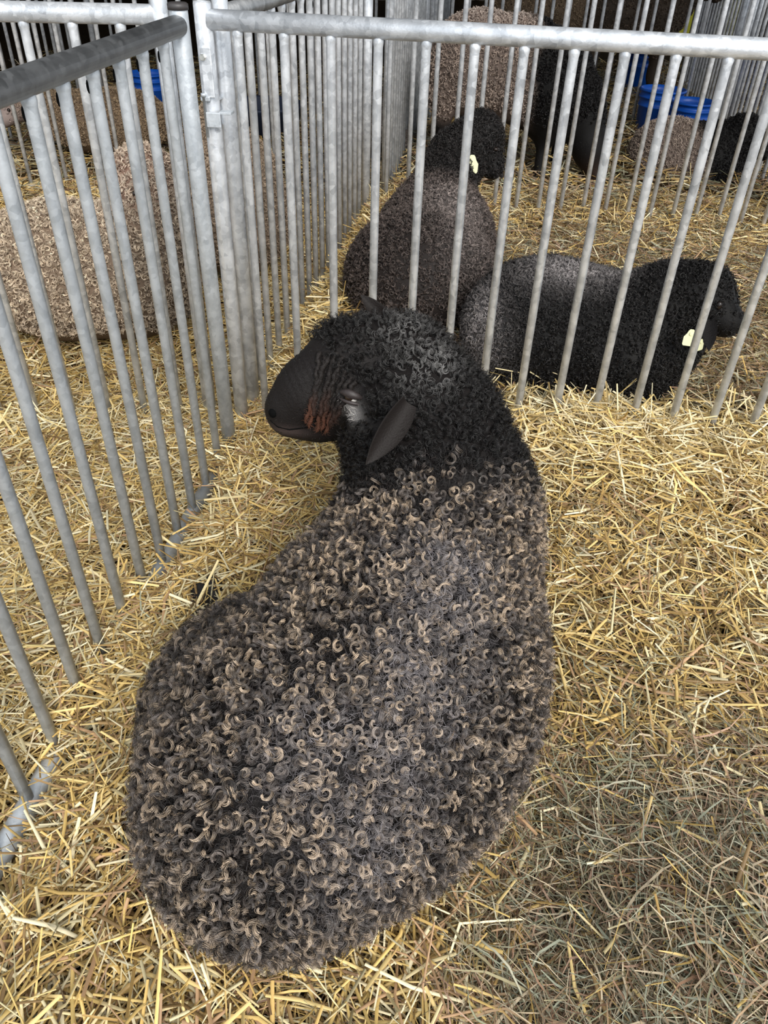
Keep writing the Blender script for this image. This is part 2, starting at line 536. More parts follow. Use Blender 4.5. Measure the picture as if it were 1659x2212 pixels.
def locks(P, N, R, turns, lift, H, K, croot, ctip, tilt=.6, spread=.0016, tipw=1.6, sub=.004):
    n = len(P)
    ref = unit(rng.normal(size=(n, 3)))
    T1 = unit(np.cross(N, ref)); T2 = np.cross(N, T1)
    ph = np.abs(rng.normal(0, tilt, n))[:, None]
    ax = unit(N * np.cos(ph) + T1 * np.sin(ph))
    e1 = unit(np.cross(ax, T2)); e2 = np.cross(ax, e1)
    s = np.linspace(0, 1, K)
    sg = np.where(rng.random(n) < .5, 1, -1)
    th0 = rng.random(n) * 2 * PI
    R, turns, lift = [np.broadcast_to(v, n) for v in (R, turns, lift)]
    rad = R[:, None, None] * (1 + rng.normal(0, .09, (n, H)))[..., None] * (1.05 - .42 * s)[None, None]
    axo = rng.normal(0, 1, (n, H)) * spread
    th = th0[:, None, None] + sg[:, None, None] * 2 * PI * turns[:, None, None] * s[None, None] + rng.normal(0, .16, (n, H))[..., None]
    jit = rng.normal(0, spread * .5, (n, H, 1, 3))
    q = (P[:, None, None] - N[:, None, None] * sub + N[:, None, None] * (lift[:, None, None] * s[None, None] ** .8)[..., None]
         + e1[:, None, None] * (rad * np.cos(th))[..., None] + e2[:, None, None] * (rad * np.sin(th))[..., None]
         + ax[:, None, None] * axo[:, :, None, None] + jit)
    wgt = (s ** tipw)[None, None, :, None]
    c = croot[:, None, None] * (1 - wgt) + ctip[:, None, None] * wgt
    c = np.broadcast_to(c * (1 + rng.normal(0, .12, (n, H)))[..., None, None], q.shape)
    return q.reshape(n * H, K, 3), np.clip(c, .002, 1).reshape(n * H, K, 3)

def fuzz(P, N, length, K, col, wave=.004, lean=.8):
    n = len(P)
    ref = unit(rng.normal(size=(n, 3)))
    T1 = unit(np.cross(N, ref)); T2 = np.cross(N, T1)
    s = np.linspace(0, 1, K)
    d = unit(N + T1 * (lean * rng.random((n, 1)) * 1.6))
    L = np.broadcast_to(length, n) * (.6 + .8 * rng.random(n))
    fr = (1 + 1.5 * rng.random(n))[:, None] * 2 * PI
    p0 = rng.random(n)[:, None] * 6.28
    wv = wave * np.sin(fr * s + p0) * s ** .5
    wv2 = wave * np.cos(fr * s * 1.1 + p0) * s ** .5
    q = P[:, None] - N[:, None] * .003 + d[:, None] * (L[:, None] * s)[..., None] + T2[:, None] * wv[..., None] + T1[:, None] * wv2[..., None]
    c = np.broadcast_to((col * (1 + rng.normal(0, .2, (n, 1))))[:, None], q.shape)
    return q, np.clip(c, .002, 1)

def mixc(a, b, t):
    t = np.clip(t, 0, 1)[..., None]
    return np.asarray(a) * (1 - t) + np.asarray(b) * t

def leaf_ear(name, root, tip, width, up, col, parent, cup=.35, thick=.004):
    """an ear: leaf-shaped, cupped, with thickness"""
    root, tip, up = np.array(root), np.array(tip), unit(np.array(up, float))
    ax = unit(tip - root); L = np.linalg.norm(tip - root)
    side = unit(np.cross(ax, up)); up = np.cross(side, ax)
    nu, nv = 12, 9
    Vs = []
    for layer in (1, -1):
        for i in range(nu):
            t = i / (nu - 1)
            wdt = width * (.50 + 1.9 * t) * (1 - t) ** .95 if t < 1 else 0
            wdt = max(wdt, .0006)
            for j in range(nv):
                v = -1 + 2 * j / (nv - 1)
                z = cup * wdt * (v * v * 1.3 - .4 + .25 * v) * (1 - .5 * t) + layer * thick * (1 - abs(v) ** 3) * (1 - .6 * t) - .10 * L * t * t
                Vs.append(root + ax * L * t + side * wdt * v + up * z)
    Fs = []
    for lay in range(2):
        o = lay * nu * nv
        for i in range(nu - 1):
            for j in range(nv - 1):
                a = [o + i * nv + j, o + i * nv + j + 1, o + (i + 1) * nv + j + 1, o + (i + 1) * nv + j]
                Fs.append(a if lay == 0 else a[::-1])
    o2 = nu * nv
    for i in range(nu - 1):
        for j in (0, nv - 1):
            a = [i * nv + j, (i + 1) * nv + j, o2 + (i + 1) * nv + j, o2 + i * nv + j]
            Fs.append(a if j == 0 else a[::-1])
    return mesh_np(name, np.array(Vs), np.array(Fs), SKIN, parent, col=np.array(col))

def ball(name, c, r, mat, parent, rot=None):
    bm = bmesh.new()
    bmesh.ops.create_uvsphere(bm, u_segments=16, v_segments=10, radius=1)
    bmesh.ops.scale(bm, vec=r if hasattr(r, '__len__') else (r, r, r), verts=bm.verts)
    M = Matrix.Translation(Vector(c)) @ (rot.to_4x4() if rot is not None else Matrix())
    bmesh.ops.transform(bm, matrix=M, verts=bm.verts)
    return bm_obj(name, bm, mat, parent)

def ear_tag(parent, c, n, size=.03, scribble=True):
    """two-lobed cream plastic tag facing n"""
    n = Vector(n).normalized()
    M = Matrix.Translation(Vector(c)) @ n.to_track_quat('Z', 'Y').to_matrix().to_4x4()
    bm = bmesh.new()
    prof = [(-.42, -.62), (.42, -.62), (.5, -.5), (.5, .05), (.32, .3), (.22, .55), (.12, .66), (-.12, .66), (-.22, .55), (-.32, .3), (-.5, .05), (-.5, -.5)]
    a = [bm.verts.new((x * size, y * size, 0)) for x, y in prof]
    b = [bm.verts.new((x * size, y * size, .0016)) for x, y in prof]
    bm.faces.new(a[::-1]); bm.faces.new(b)
    for i in range(len(a)): bm.faces.new((a[i], a[(i + 1) % len(a)], b[(i + 1) % len(a)], b[i]))
    lathe(bm, [(.14 * size, .0016), (.14 * size, .004), (.05 * size, .0045)], 10, Matrix.Translation((0, .3 * size, 0)))
    bmesh.ops.transform(bm, matrix=M, verts=bm.verts)
    t = bm_obj('ear_tag', bm, TAG, parent, smooth=False)
    t['label'] = 'cream plastic ear tag'
    return t

def sheep_root(label, c, group=None):
    r = empty('sheep', (0, 0, 0))
    tag(r, label, 'sheep', group)
    return r

def body_obj(sdf, res, colfn, root, snout=None):
    V, Fq = surface_nets(sdf, res)
    C = colfn(V)
    return V, Fq, mesh_np('body', V, Fq, SKIN, root, col=C)

def gauss(P, c, r): return np.exp(-(((P - np.asarray(c)) / np.asarray(r)) ** 2).sum(-1))

# ------------------------------------------------------------------ the near sheep
def near_sheep():
    root = sheep_root('large charcoal ewe with tan tipped ring curls lying in the foreground', None)
    S = SDF(.05)
    YW = .265
    dR = -YW
    S.ell((-.119, .734, .215), (.240, .284, .230), dR)
    S.ell((.021, .927, .22), (.270, .424, .254), dR, k=.03)
    S.ell((.095, 1.203, .235), (.220, .305, .238), dR, k=.03)
    S.ell((-.245, .919, .14), (.170, .225, .135), dR, k=.06)
    # neck
    S.cap(at(965, 1060, 1.24), .165, at(915, 935, 1.37), .150, k=.08)
    S.cap(at(915, 935, 1.37), .150, at(870, 820, 1.47), .120, k=.06)
    # head: axis muzzle -> poll; flattened sideways (towards the viewer)
    sc = (1, .80, 1)
    S.cap(at(850, 795, 1.48), .105, at(765, 800, 1.46), .106, sc, k=.04)
    S.cap(at(765, 806, 1.46), .098, at(672, 852, 1.435), .074, sc, k=.03)
    S.cap(at(672, 852, 1.435), .074, at(620, 884, 1.42), .047, sc, k=.03)
    S.cap(at(800, 880, 1.45), .075, at(690, 905, 1.43), .045, sc, k=.04)
    S.cap(at(690, 905, 1.43), .044, at(625, 908, 1.42), .034, sc, k=.025)
    # folded hind leg
    S.cap((-.36, 1.00, .06), .055, (-.405, 1.24, .045), .030, k=.04)
    eye = S.hit(757, 858)
    ne = S.grad(eye[None])[0]
    S.ell(eye + ne * .001, (.026, .012, .018), k=.02)
    eye = S.hit(760, 858); ne = S.grad(eye[None])[0]
    neckc = at(940, 960, 1.36)
    def dark(P):      # 1 on head and neck, 0 on the fleece of the body
        ax = np.array([-.10, .75, .55]); ax = ax / np.linalg.norm(ax)
        a = at(960, 1075, 1.2)
        return sstep(-.045, .055, (P - a) @ ax + .02 * (vnoise(P[:, 0], P[:, 1] + P[:, 2], .05, 9) - .5))
    def under(P):
        return gauss(P, eye + np.array([-.008, 0, -.026]), (.044, .06, .019))
    def skincol(P):
        c = mixc((.010, .008, .0072), (.0105, .0085, .008), dark(P))
        c = mixc(c, (.36, .34, .325), under(P) * .9)
        noz = gauss(P, at(618, 925, 1.40), (.05, .08, .016))
        c = mixc(c, (.09, .065, .06), noz * .7)
        # fine skin wrinkles on the bridge of the nose
        return c
    V, Fq, bo = body_obj(S, .0062, skincol, root)
    # wrinkles: real relief across the bridge of the nose
    a, b = at(765, 800, 1.46), at(621, 884, 1.42)
    me = bo.data
    t = ((V - a) @ (b - a)) / ((b - a) @ (b - a))
    nn = S.grad(V)
    amp = .0013 * sstep(.30, .42, t) * (1 - sstep(.78, .9, t))
    V2 = V + nn * (amp * np.sin(t * 82 + 1.6 * np.sin(V[:, 2] * 45)))[:, None]
    me.vertices.foreach_set('co', V2.astype(np.float32).ravel()); me.update()
    # --- fleece
    lite1 = [S.hit(960, 1230), S.hit(950, 1330), S.hit(900, 1480), S.hit(830, 1640), S.hit(800, 1740), S.hit(700, 1640), S.hit(780, 1850)]
    def grey(P):
        g = np.zeros(len(P))
        for q in lite1: g = np.maximum(g, gauss(P, q, (.075, .085, .09)))
        return g * (.45 + .8 * vnoise(P[:, 0], P[:, 1], .05, 21))
    side = np.array([math.cos(YW), -math.sin(YW), 0])   # to the sheep's right
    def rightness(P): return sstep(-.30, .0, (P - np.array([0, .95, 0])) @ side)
    n = 21000
    P = sample_surface(V, Fq, n); N = S.grad(P)
    D = dark(P)
    ok = (N[:, 2] > -.55) & (P[:, 2] > .015) & (D < rng.random(n) * .9 + .05)
    ok &= (P[:, 1] < 1.52) & ~((P[:, 0] < -.33) & (P[:, 1] > 1.06))
    P, N, D = P[ok], N[ok], D[ok]
    m = len(P); rt = rightness(P); gy = grey(P)
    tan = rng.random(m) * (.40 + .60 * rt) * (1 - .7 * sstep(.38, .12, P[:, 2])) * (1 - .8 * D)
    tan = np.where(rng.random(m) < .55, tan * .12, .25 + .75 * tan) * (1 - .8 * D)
    croot = mixc((.015, .0115, .0105), (.13, .118, .125), gy * .8)
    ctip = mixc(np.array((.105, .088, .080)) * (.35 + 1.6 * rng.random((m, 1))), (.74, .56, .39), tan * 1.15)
    ctip = mixc(ctip, (.46, .42, .42), gy * .45 * rng.random(m) ** .5)
    Rr = (.0062 + .0068 * rng.random(m) ** 1.6) * (1.15 - .25 * rt)
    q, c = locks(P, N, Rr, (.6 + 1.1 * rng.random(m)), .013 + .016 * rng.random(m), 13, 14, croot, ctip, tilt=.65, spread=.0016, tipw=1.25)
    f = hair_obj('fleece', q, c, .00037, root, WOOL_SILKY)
    f['label'] = 'charcoal ring-curled fleece with tan tips'
    # fine undercoat
    P = sample_surface(V, Fq, 45000); N = S.grad(P); D = dark(P)
    ok = (N[:, 2] > -.6) & (P[:, 2] > .0) & (D < .8)
    P, N, D = P[ok], N[ok], D[ok]
    gy = grey(P)
    cu = mixc((.014, .011, .010), (.17, .155, .16), gy)
    cu = cu * (.6 + 2.2 * rng.random((len(P), 1)) ** 3)
    q, c = fuzz(P, N, .028, 8, cu, wave=.006, lean=1.2)
    hair_obj('undercoat', q, c, .00042, root)
    # --- black curls on neck and crown
    P = sample_surface(V, Fq, 26000); N = S.grad(P); D = dark(P)
    ta = ((P - at(850, 795, 1.48)) @ (b - at(850, 795, 1.48))) / ((b - at(850, 795, 1.48)) @ (b - at(850, 795, 1.48)))
    face = sstep(.36, .50, ta - .16 * np.clip(N[:, 2], 0, 1) + .10 * (vnoise(P[:, 0], P[:, 2], .03, 5) - .5))
    axd = unit(b - a); da = np.linalg.norm((P - a) - ((P - a) @ axd)[:, None] * axd, axis=1)
    face = face * sstep(.125, .105, da)
    lowface = gauss(P, eye + np.array([0, 0, -.02]), (.055, .05, .05))
    ok = (D > .5) & (face < rng.random(len(P))) & (lowface < .35)
    P, N, ta = P[ok], N[ok], ta[ok]
    m = len(P)
    patch = np.maximum(gauss(P, S.hit(925, 790), (.055, .08, .05)), .7 * gauss(P, S.hit(860, 725), (.06, .06, .03)))
    patch = patch * (.4 + .9 * vnoise(P[:, 0], P[:, 2], .025, 6))
    cr = np.tile(np.array([.0055, .0048, .0046]), (m, 1))
    ct = mixc((.015, .0128, .012), (.36, .345, .33), patch * .9)
    Rr = .0045 + .0045 * rng.random(m)
    q, c = locks(P, N, Rr, .6 + .9 * rng.random(m), .012 + .012 * rng.random(m), 5, 10, cr, ct, tilt=.9, spread=.0018)
    f = hair_obj('neck_wool', q, c, .00045, root)
    f['label'] = 'black curly wool of neck and crown with a greyed patch'
    # short face hair, pale below the eye
    P = sample_surface(V, Fq, 60000); N = S.grad(P)
    ta = ((P - a) @ (b - a)) / ((b - a) @ (b - a))
    ok = (dark(P) > .95) & (P[:, 1] < 1.56) & (ta > -.2) & (P[:, 2] > .38)
    P, N = P[ok], N[ok]
    u = under(P)
    hl = .006 + .010 * u
    cf = mixc((.016, .0128, .0115), (.62, .59, .56), np.clip(u * 1.3 - .1, 0, 1))
    q, c = fuzz(P, N, hl, 4, cf, wave=.0006, lean=1.6)
    f = hair_obj('face_hair', q, c, .00045, root)
    # --- eye
    ez = ne
    rot = Vector(ez).to_track_quat('Z', 'Y').to_matrix()
    EYEM = simple('eye_dark', (.02, .012, .008), .12)
    WHITE = simple('eye_white', (.55, .53, .50), .25)
    LID = simple('eyelid', (.030, .022, .021), .55, noise=.3, nscale=300)
    ec = eye + ez * .002
    eb = ball('eye', ec - ez * .001, (.0125, .0125, .0125), WHITE, root)
    ball('pupil', ec + ez * .0032 + np.array([-.003, 0, .002]), .0105, EYEM, eb)
    # heavy upper lid and lower lid as curved rolls
    def lid(name, off, rad, arch, wdt=.024):
        rightv = unit(np.cross(np.array([0, 0, 1.0]), ez)); upv = np.cross(ez, rightv)
        Vs, Fs = [], []
        nu, nv = 13, 8
        for i in range(nu):
            u_ = -1 + 2 * i / (nu - 1)
            cpos = ec + ez * (.0105 * (1 - .75 * u_ * u_)) + rightv * wdt * u_ + upv * (off + arch * (1 - u_ * u_) - .003 * u_)
            rr = rad * (1 - .75 * u_ * u_) + .0006
            for j in range(nv):
                an = 2 * PI * j / nv
                Vs.append(cpos + upv * rr * math.cos(an) + ez * rr * .8 * math.sin(an))
        for i in range(nu - 1):
            for j in range(nv):
                Fs.append([i * nv + j, i * nv + (j + 1) % nv, (i + 1) * nv + (j + 1) % nv, (i + 1) * nv + j])
        return mesh_np(name, np.array(Vs), np.array(Fs), LID, root)
    lid('upper_eyelid', .0048, .0088, .0030)
    lid('lower_eyelid', -.0080, .0036, -.0012)
    # --- nostril and mouth line
    for (px, py), nm, rr in (((588, 893), 'nostril', (.010, .010, .0055)),):
        h = S.hit(px, py); g = S.grad(h[None])[0]
        ball(nm, h - g * .001, rr, HOLE, root, Vector(g).to_track_quat('Z', 'Y').to_matrix())
    pts = [S.hit(x, y) for x, y in ((584, 908), (600, 922), (625, 928), (650, 925), (675, 922))]
    mv, mf = [], []
    for i, pnt in enumerate(pts):
        g = S.grad(pnt[None])[0]
        for j in range(6):
            an = 2 * PI * j / 6
            upv = np.array([0, 0, 1.0])
            mv.append(pnt + g * .0008 * math.cos(an) + upv * .0016 * math.sin(an))
    for i in range(len(pts) - 1):
        for j in range(6):
            mf.append([i * 6 + j, i * 6 + (j + 1) % 6, (i + 1) * 6 + (j + 1) % 6, (i + 1) * 6 + j])
    mesh_np('mouth', np.array(mv), np.array(mf), HOLE, root)
    # --- ears
    r0 = S.hit(868, 885)
    earc = (.013, .0100, .0088)
    leaf_ear('ear', at(880, 868, r0[1] - .022), at(797, 1004, r0[1] - .12), .036, unit(CAM - r0) + np.array([.55, 0, .1]), earc, root, cup=.7)
    leaf_ear('ear', at(848, 712, 1.49), at(780, 634, 1.52), .023, np.array([.3, -1, .5]), earc, root, cup=.8)
    # --- forehead dreadlocks, rusty towards the tips
    dl = [((705, 770), (668, 925), 0), ((722, 775), (684, 935), 1), ((735, 790), (694, 932), 1), ((748, 800), (703, 938), 1), ((757, 815), (712, 925), 2),
          ((712, 765), (660, 915), 1), ((770, 820), (722, 915), 2), ((690, 760), (676, 900), 2), ((728, 760), (690, 900), 2), ((740, 770), (700, 890), 2)]
    for (x0, y0), (x1, y1), kind in dl:
        p0 = S.hit(x0, y0); g0 = S.grad(p0[None])[0]
        p1 = S.hit(x1, y1 - 25) if y1 < 945 else S.hit(x1, 915)
        p1 = at(x1, y1, p1[1] - .014)
        K = 30
        tt = np.linspace(0, 1, K)
        mid = (p0 + p1) / 2; mid = at(x0 - (x0 - x1) * .62, (y0 * .55 + y1 * .45), S.hit(x0 - (x0 - x1) * .62, y0 * .55 + y1 * .45)[1] - .016)
        cl = ((1 - tt) ** 2)[:, None] * p0 + (2 * tt * (1 - tt))[:, None] * mid + (tt ** 2)[:, None] * p1
        mv, mf = [], []
        nv = 7
        for i in range(K):
            d = unit(cl[min(i + 1, K - 1)] - cl[max(i - 1, 0)])
            e1 = unit(np.cross(d, np.array([0, -1.0, .2]))); e2 = np.cross(d, e1)
            rr = .0060 * (1 - .35 * tt[i]) * (1 + .22 * math.sin(i * 1.9 + x0)) * (1 if i < K - 1 else .3)
            off = e1 * .0018 * math.sin(i * .9 + x0)
            for j in range(nv):
                an = 2 * PI * j / nv + i * .5
                mv.append(cl[i] + off + (e1 * math.cos(an) + e2 * math.sin(an)) * rr)
        for i in range(K - 1):
            for j in range(nv):
                mf.append([i * nv + j, i * nv + (j + 1) % nv, (i + 1) * nv + (j + 1) % nv, (i + 1) * nv + j])
        mv = np.array(mv)
        rust = [1.0, .8, .25][kind]
        cc = mixc(np.tile((.016, .013, .012), (len(mv), 1)), (.085, .034, .020), np.repeat(sstep(.5, .9, tt), nv) * rust)
        d = mesh_np('forelock', mv, np.array(mf), SKIN, root, col=cc)
        # frayed hairs round the cord
        n_ = 260
        ki = rng.integers(1, K - 1, n_)
        ax_ = unit(rng.normal(size=(n_, 3)))
        q, c = fuzz(cl[ki] + ax_ * .003, ax_, .009, 4, mixc(np.tile((.02, .017, .015), (n_, 1)), (.11, .045, .026), sstep(.5, .9, tt[ki]) * rust), wave=.002)
        hair_obj('forelock_hair', q, c, .0003, d)
    # hoof of the folded hind leg
    HOOF = simple('hoof_black', (.010, .008, .008), .85, noise=.3, nscale=60)
    hp = Vector(at(447, 1280, 1.275)) + Vector((0, 0, -.006))
    for sg in (-1, 1):
        bm = bmesh.new()
        lathe(bm, [(.018, -.05), (.023, -.02), (.024, .005), (.021, .026), (.012, .042), (.0001, .046)], 12)
        bmesh.ops.scale(bm, vec=(1, 1.3, 1), verts=bm.verts)
        bmesh.ops.transform(bm, matrix=Matrix.Translation(hp + Vector((.012 * sg, .010 * sg, .002))) @ Vector((-.30 + .1 * sg, .85, .12)).to_track_quat('Z', 'Y').to_matrix().to_4x4(), verts=bm.verts)
        bm_obj('hoof', bm, HOOF, root)
    return S

NEAR = near_sheep()

# ------------------------------------------------------------------ the other sheep
def other_sheep(label, sdf, res, colfn, nlock, R, H, K, rad, lift, wool_ok, eartags=(), ears=(), group=None, eye=None, nfuzz=6000, tipgain=2.2,
                legs=(), earcol=(.007, .006, .006), flen=.018, eyecol=None):
    """colfn(P) -> (root colour, tip colour); wool_ok(P) -> where locks grow"""
    root = sheep_root(label, None, group)
    V, Fq, bo = body_obj(sdf, res, lambda P: colfn(P)[0], root)
    P = sample_surface(V, Fq, nlock); N = sdf.grad(P)
    ok = (N[:, 2] > -.6) & (wool_ok(P) > rng.random(len(P)))
    P, N = P[ok], N[ok]
    cr, ct = colfn(P); m = len(P)
    ct = ct * (.55 + .9 * rng.random((m, 1)))
    q, c = locks(P, N, R * (.7 + .7 * rng.random(m)), .7 + .8 * rng.random(m), lift * (.7 + .6 * rng.random(m)), H, K, cr, ct, tilt=.7, spread=R * .22)
    hair_obj('fleece', q, c, rad, root)
    if nfuzz:
        P = sample_surface(V, Fq, nfuzz); N = sdf.grad(P)
        ok = (N[:, 2] > -.6)
        P, N = P[ok], N[ok]
        cr, ct = colfn(P)
        wk = wool_ok(P)
        q, c = fuzz(P, N, flen * (.3 + .7 * wk), 4, mixc(cr, ct, np.full(len(P), .5)), wave=.003)
        hair_obj('undercoat', q, c, rad, root)
    for r, t, wdt, up in ears:
        leaf_ear('ear', r, t, wdt, up, earcol, root, cup=.4)
    for cpos, nrm, sz in eartags:
        ear_tag(root, cpos, nrm, sz)
    if eye is not None:
        for e in eye:
            ball('eye', e[0], e[1], simple('eye_glossy', (.015, .01, .008), .15), root)
    return root

def const(P, c): return np.tile(np.asarray(c, float), (len(P), 1))
BLK, BLKT = (.0075, .0068, .0066), (.018, .016, .0155)

# dark ewe lying beyond the cross panel, seen from behind
S = SDF(.06)
S.ell((.10, 2.80, .24), (.275, .285, .235), -.1)
S.ell((.16, 3.08, .27), (.235, .30, .235), -.15)
S.cap((.17, 3.22, .40), .13, at(985, 345, 3.42), .105)
S.cap(at(985, 345, 3.42), .10, at(1035, 295, 3.48), .092)
S.cap(at(1035, 295, 3.48), .085, at(1064, 362, 3.44), .048, k=.03)
lp = S.hit(985, 440)
lp2 = S.hit(1010, 520)
def cf(P):
    nk = sstep(.02, .10, (P - np.array([.16, 3.16, .44])) @ unit(np.array([.1, .45, .6])))
    b = gauss(P, lp, (.12, .14, .12)) * .9 + gauss(P, lp2, (.1, .16, .16)) * .5
    r = mixc(mixc((.020, .0155, .014), (.10, .085, .08), b), BLK, nk)
    t = mixc(mixc((.13, .10, .088), (.42, .35, .32), b), (.022, .018, .017), nk)
    return r, t
def wk(P): return 1 - .9 * gauss(P, at(1062, 355, 3.44), (.05, .08, .06))
other_sheep('dark brown ewe lying with its back turned behind the cross panel, head raised', S, .014, cf, 11000, .0075, 4, 10, .0010, .013, wk,
            ears=[(at(1030, 330, 3.38), at(1012, 378, 3.30), .026, (-.2, -1, .4)), (at(965, 305, 3.44), at(925, 325, 3.42), .024, (0, -1, .5))],
            eartags=[(at(1019, 355, 3.28), (-.15, -1, .35), .052), (at(934, 326, 3.40), (-.5, -1, .4), .035)],
            eye=[(S.hit(1070, 322), (.012, .012, .009))], nfuzz=9000)

# black ewe with silvered rump lying to the right
S = SDF(.06)
S.ell((.50, 2.36, .25), (.265, .26, .22), -.05)
S.ell((.70, 2.29, .25), (.26, .25, .205), -.1)
S.cap((.84, 2.27, .34), .145, at(1440, 660, 2.24), .115)
S.cap(at(1440, 660, 2.24), .11, at(1512, 640, 2.20), .088)
S.cap(at(1512, 640, 2.20), .085, at(1568, 692, 2.13), .050, k=.03)
l1, l2 = S.hit(1040, 700), S.hit(1210, 600)
def cf(P):
    b = np.maximum(gauss(P, l1, (.075, .15, .13)), gauss(P, l2 + np.array([.03, .05, 0]), (.19, .10, .055)))
    b = b * (.6 + .6 * vnoise(P[:, 0], P[:, 1] + P[:, 2], .06, 31))
    return mixc(BLK, (.13, .12, .12), b), mixc(BLKT, (.42, .38, .37), b)
def wk(P): return 1 - gauss(P, at(1575, 690, 2.12), (.07, .09, .09))
other_sheep('black ewe with silver grey rump lying on straw beyond the panel, facing right', S, .012, cf, 13000, .0065, 4, 10, .0009, .012, wk,
            ears=[(at(1532, 690, 2.10), at(1532, 755, 2.02), .028, (-.3, -1, .2))],
            eartags=[(at(1491, 730, 2.02), (-.25, -1, .35), .036), (at(1512, 745, 2.00), (.6, -1, .1), .026)],
            eye=[(S.hit(1553, 660), (.009, .009, .013))], nfuzz=9000)

# dark sheep standing behind the second cross panel, head down
S = SDF(.06)
S.ell((.42, 4.78, .66), (.285, .20, .255), 0)
S.ell((.66, 4.76, .64), (.25, .20, .26), 0)
S.ell((.84, 4.72, .56), (.20, .19, .27), 0)
S.cap((.98, 4.70, .52), .13, (1.07, 4.64, .30), .09)
S.cap((1.07, 4.64, .30), .085, (1.11, 4.58, .17), .05)
for lx, ly in ((.235, 4.70), (.36, 4.88), (.80, 4.64), (.92, 4.83)):
    S.cap((lx, ly, .52), .075, (lx + .01, ly + .02, .33), .038, k=.05)
    S.cap((lx + .01, ly + .02, .33), .034, (lx, ly - .01, .11), .028, k=.03)
def cf(P):
    blk = np.maximum(sstep(.64, .74, P[:, 0] + .04 * (vnoise(P[:, 1], P[:, 2], .06, 3) - .5)), sstep(.46, .36, P[:, 2]))
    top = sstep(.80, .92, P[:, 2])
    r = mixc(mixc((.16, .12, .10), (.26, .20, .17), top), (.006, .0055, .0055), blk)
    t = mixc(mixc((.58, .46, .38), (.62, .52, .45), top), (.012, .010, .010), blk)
    fr = gauss(P, (1.10, 4.58, .19), (.08, .1, .07))
    return mixc(r, (.03, .013, .006), fr * .7), mixc(t, (.09, .035, .013), fr * .7)
def wk(P): return sstep(.40, .5, P[:, 2])
other_sheep('fawn and black sheep standing with lowered head behind the second cross panel', S, .016, cf, 9000, .009, 4, 8, .0013, .016, wk,
            nfuzz=6000)

# sheep lying far right in front of the blue buckets
S = SDF(.06)
S.ell((1.63, 5.0, .21), (.235, .22, .19), 0)
S.ell((1.84, 4.92, .20), (.20, .20, .20), 0)
S.cap((1.90, 4.90, .26), .13, (1.98, 4.86, .36), .09)
S.cap((1.98, 4.86, .36), .085, (2.10, 4.80, .28), .05)
def cf(P):
    blk = sstep(1.74, 1.80, P[:, 0] + .3 * (P[:, 2] - .25))
    return mixc((.16, .12, .10), BLK, blk), mixc((.56, .45, .37), BLKT, blk)
def wk(P): return np.ones(len(P))
other_sheep('fawn sheep with black foreparts lying in front of two blue buckets', S, .016, cf, 6000, .007, 4, 8, .0013, .013, wk,
            ears=[((1.93, 4.80, .36), (1.90, 4.75, .26), .03, (0, -1, .3))], nfuzz=4000)

# cream sheep in the left pen
S = SDF(.06)
S.ell((-1.16, 2.66, .26), (.33, .26, .235), .05)
S.ell((-.93, 2.68, .26), (.22, .25, .225), 0)
S.cap((-.86, 2.75, .40), .15, at(312, 395, 2.86), .11)
S.cap(at(312, 388, 2.86), .105, at(318, 435, 2.72), .072, k=.03)
hd = at(312, 395, 2.86)
def cf(P):
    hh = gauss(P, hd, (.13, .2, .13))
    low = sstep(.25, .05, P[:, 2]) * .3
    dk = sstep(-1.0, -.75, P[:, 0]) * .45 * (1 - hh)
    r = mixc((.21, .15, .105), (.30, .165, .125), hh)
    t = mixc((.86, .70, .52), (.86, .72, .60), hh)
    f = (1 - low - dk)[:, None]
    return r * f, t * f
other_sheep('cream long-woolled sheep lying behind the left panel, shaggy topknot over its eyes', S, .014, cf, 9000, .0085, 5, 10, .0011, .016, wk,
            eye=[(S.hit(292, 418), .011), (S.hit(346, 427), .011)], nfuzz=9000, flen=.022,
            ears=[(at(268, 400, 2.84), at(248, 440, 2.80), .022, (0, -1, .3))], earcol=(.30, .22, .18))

# second cream sheep, mostly hidden behind the divider
S = SDF(.06)
S.ell((-.68, 3.36, .26), (.23, .30, .235), 0)
S.ell((-.72, 3.66, .30), (.2, .22, .21), 0)
S.cap((-.74, 3.75, .36), .13, (-.82, 3.88, .52), .09)
S.cap((-.82, 3.88, .52), .085, (-.94, 3.82, .44), .05)
def cf(P): return const(P, (.19, .14, .10)), const(P, (.50, .38, .27))
other_sheep('buff sheep lying behind the divider bars, only its flank in view', S, .016, cf, 5000, .0075, 4, 8, .0012, .013, wk, nfuzz=3000)

# sheep lying farther back on the left
S = SDF(.06)
S.ell((-1.72, 5.22, .22), (.30, .24, .185), 0)
S.ell((-1.95, 5.18, .22), (.2, .2, .17), 0)
S.cap((-2.08, 5.15, .26), .12, (-2.24, 5.08, .34), .085)
S.cap((-2.24, 5.08, .34), .08, (-2.36, 5.0, .26), .05)
def cf(P):
    fc = gauss(P, (-2.33, 5.02, .28), (.12, .2, .12))
    return mixc((.16, .11, .07), (.34, .27, .25), fc), mixc((.44, .32, .20), (.45, .36, .33), fc)
def wkf(P): return 1 - gauss(P, (-2.33, 5.02, .28), (.10, .2, .10))
other_sheep('tan sheep lying farther back on the left in front of a blue bucket', S, .016, cf, 6000, .008, 4, 8, .0014, .014, wkf, nfuzz=3000,
            ears=[((-2.18, 5.02, .36), (-2.12, 4.95, .30), .025, (0, -1, .3))], eye=[((-2.30, 4.97, .315), .010)], earcol=(.4, .3, .28))

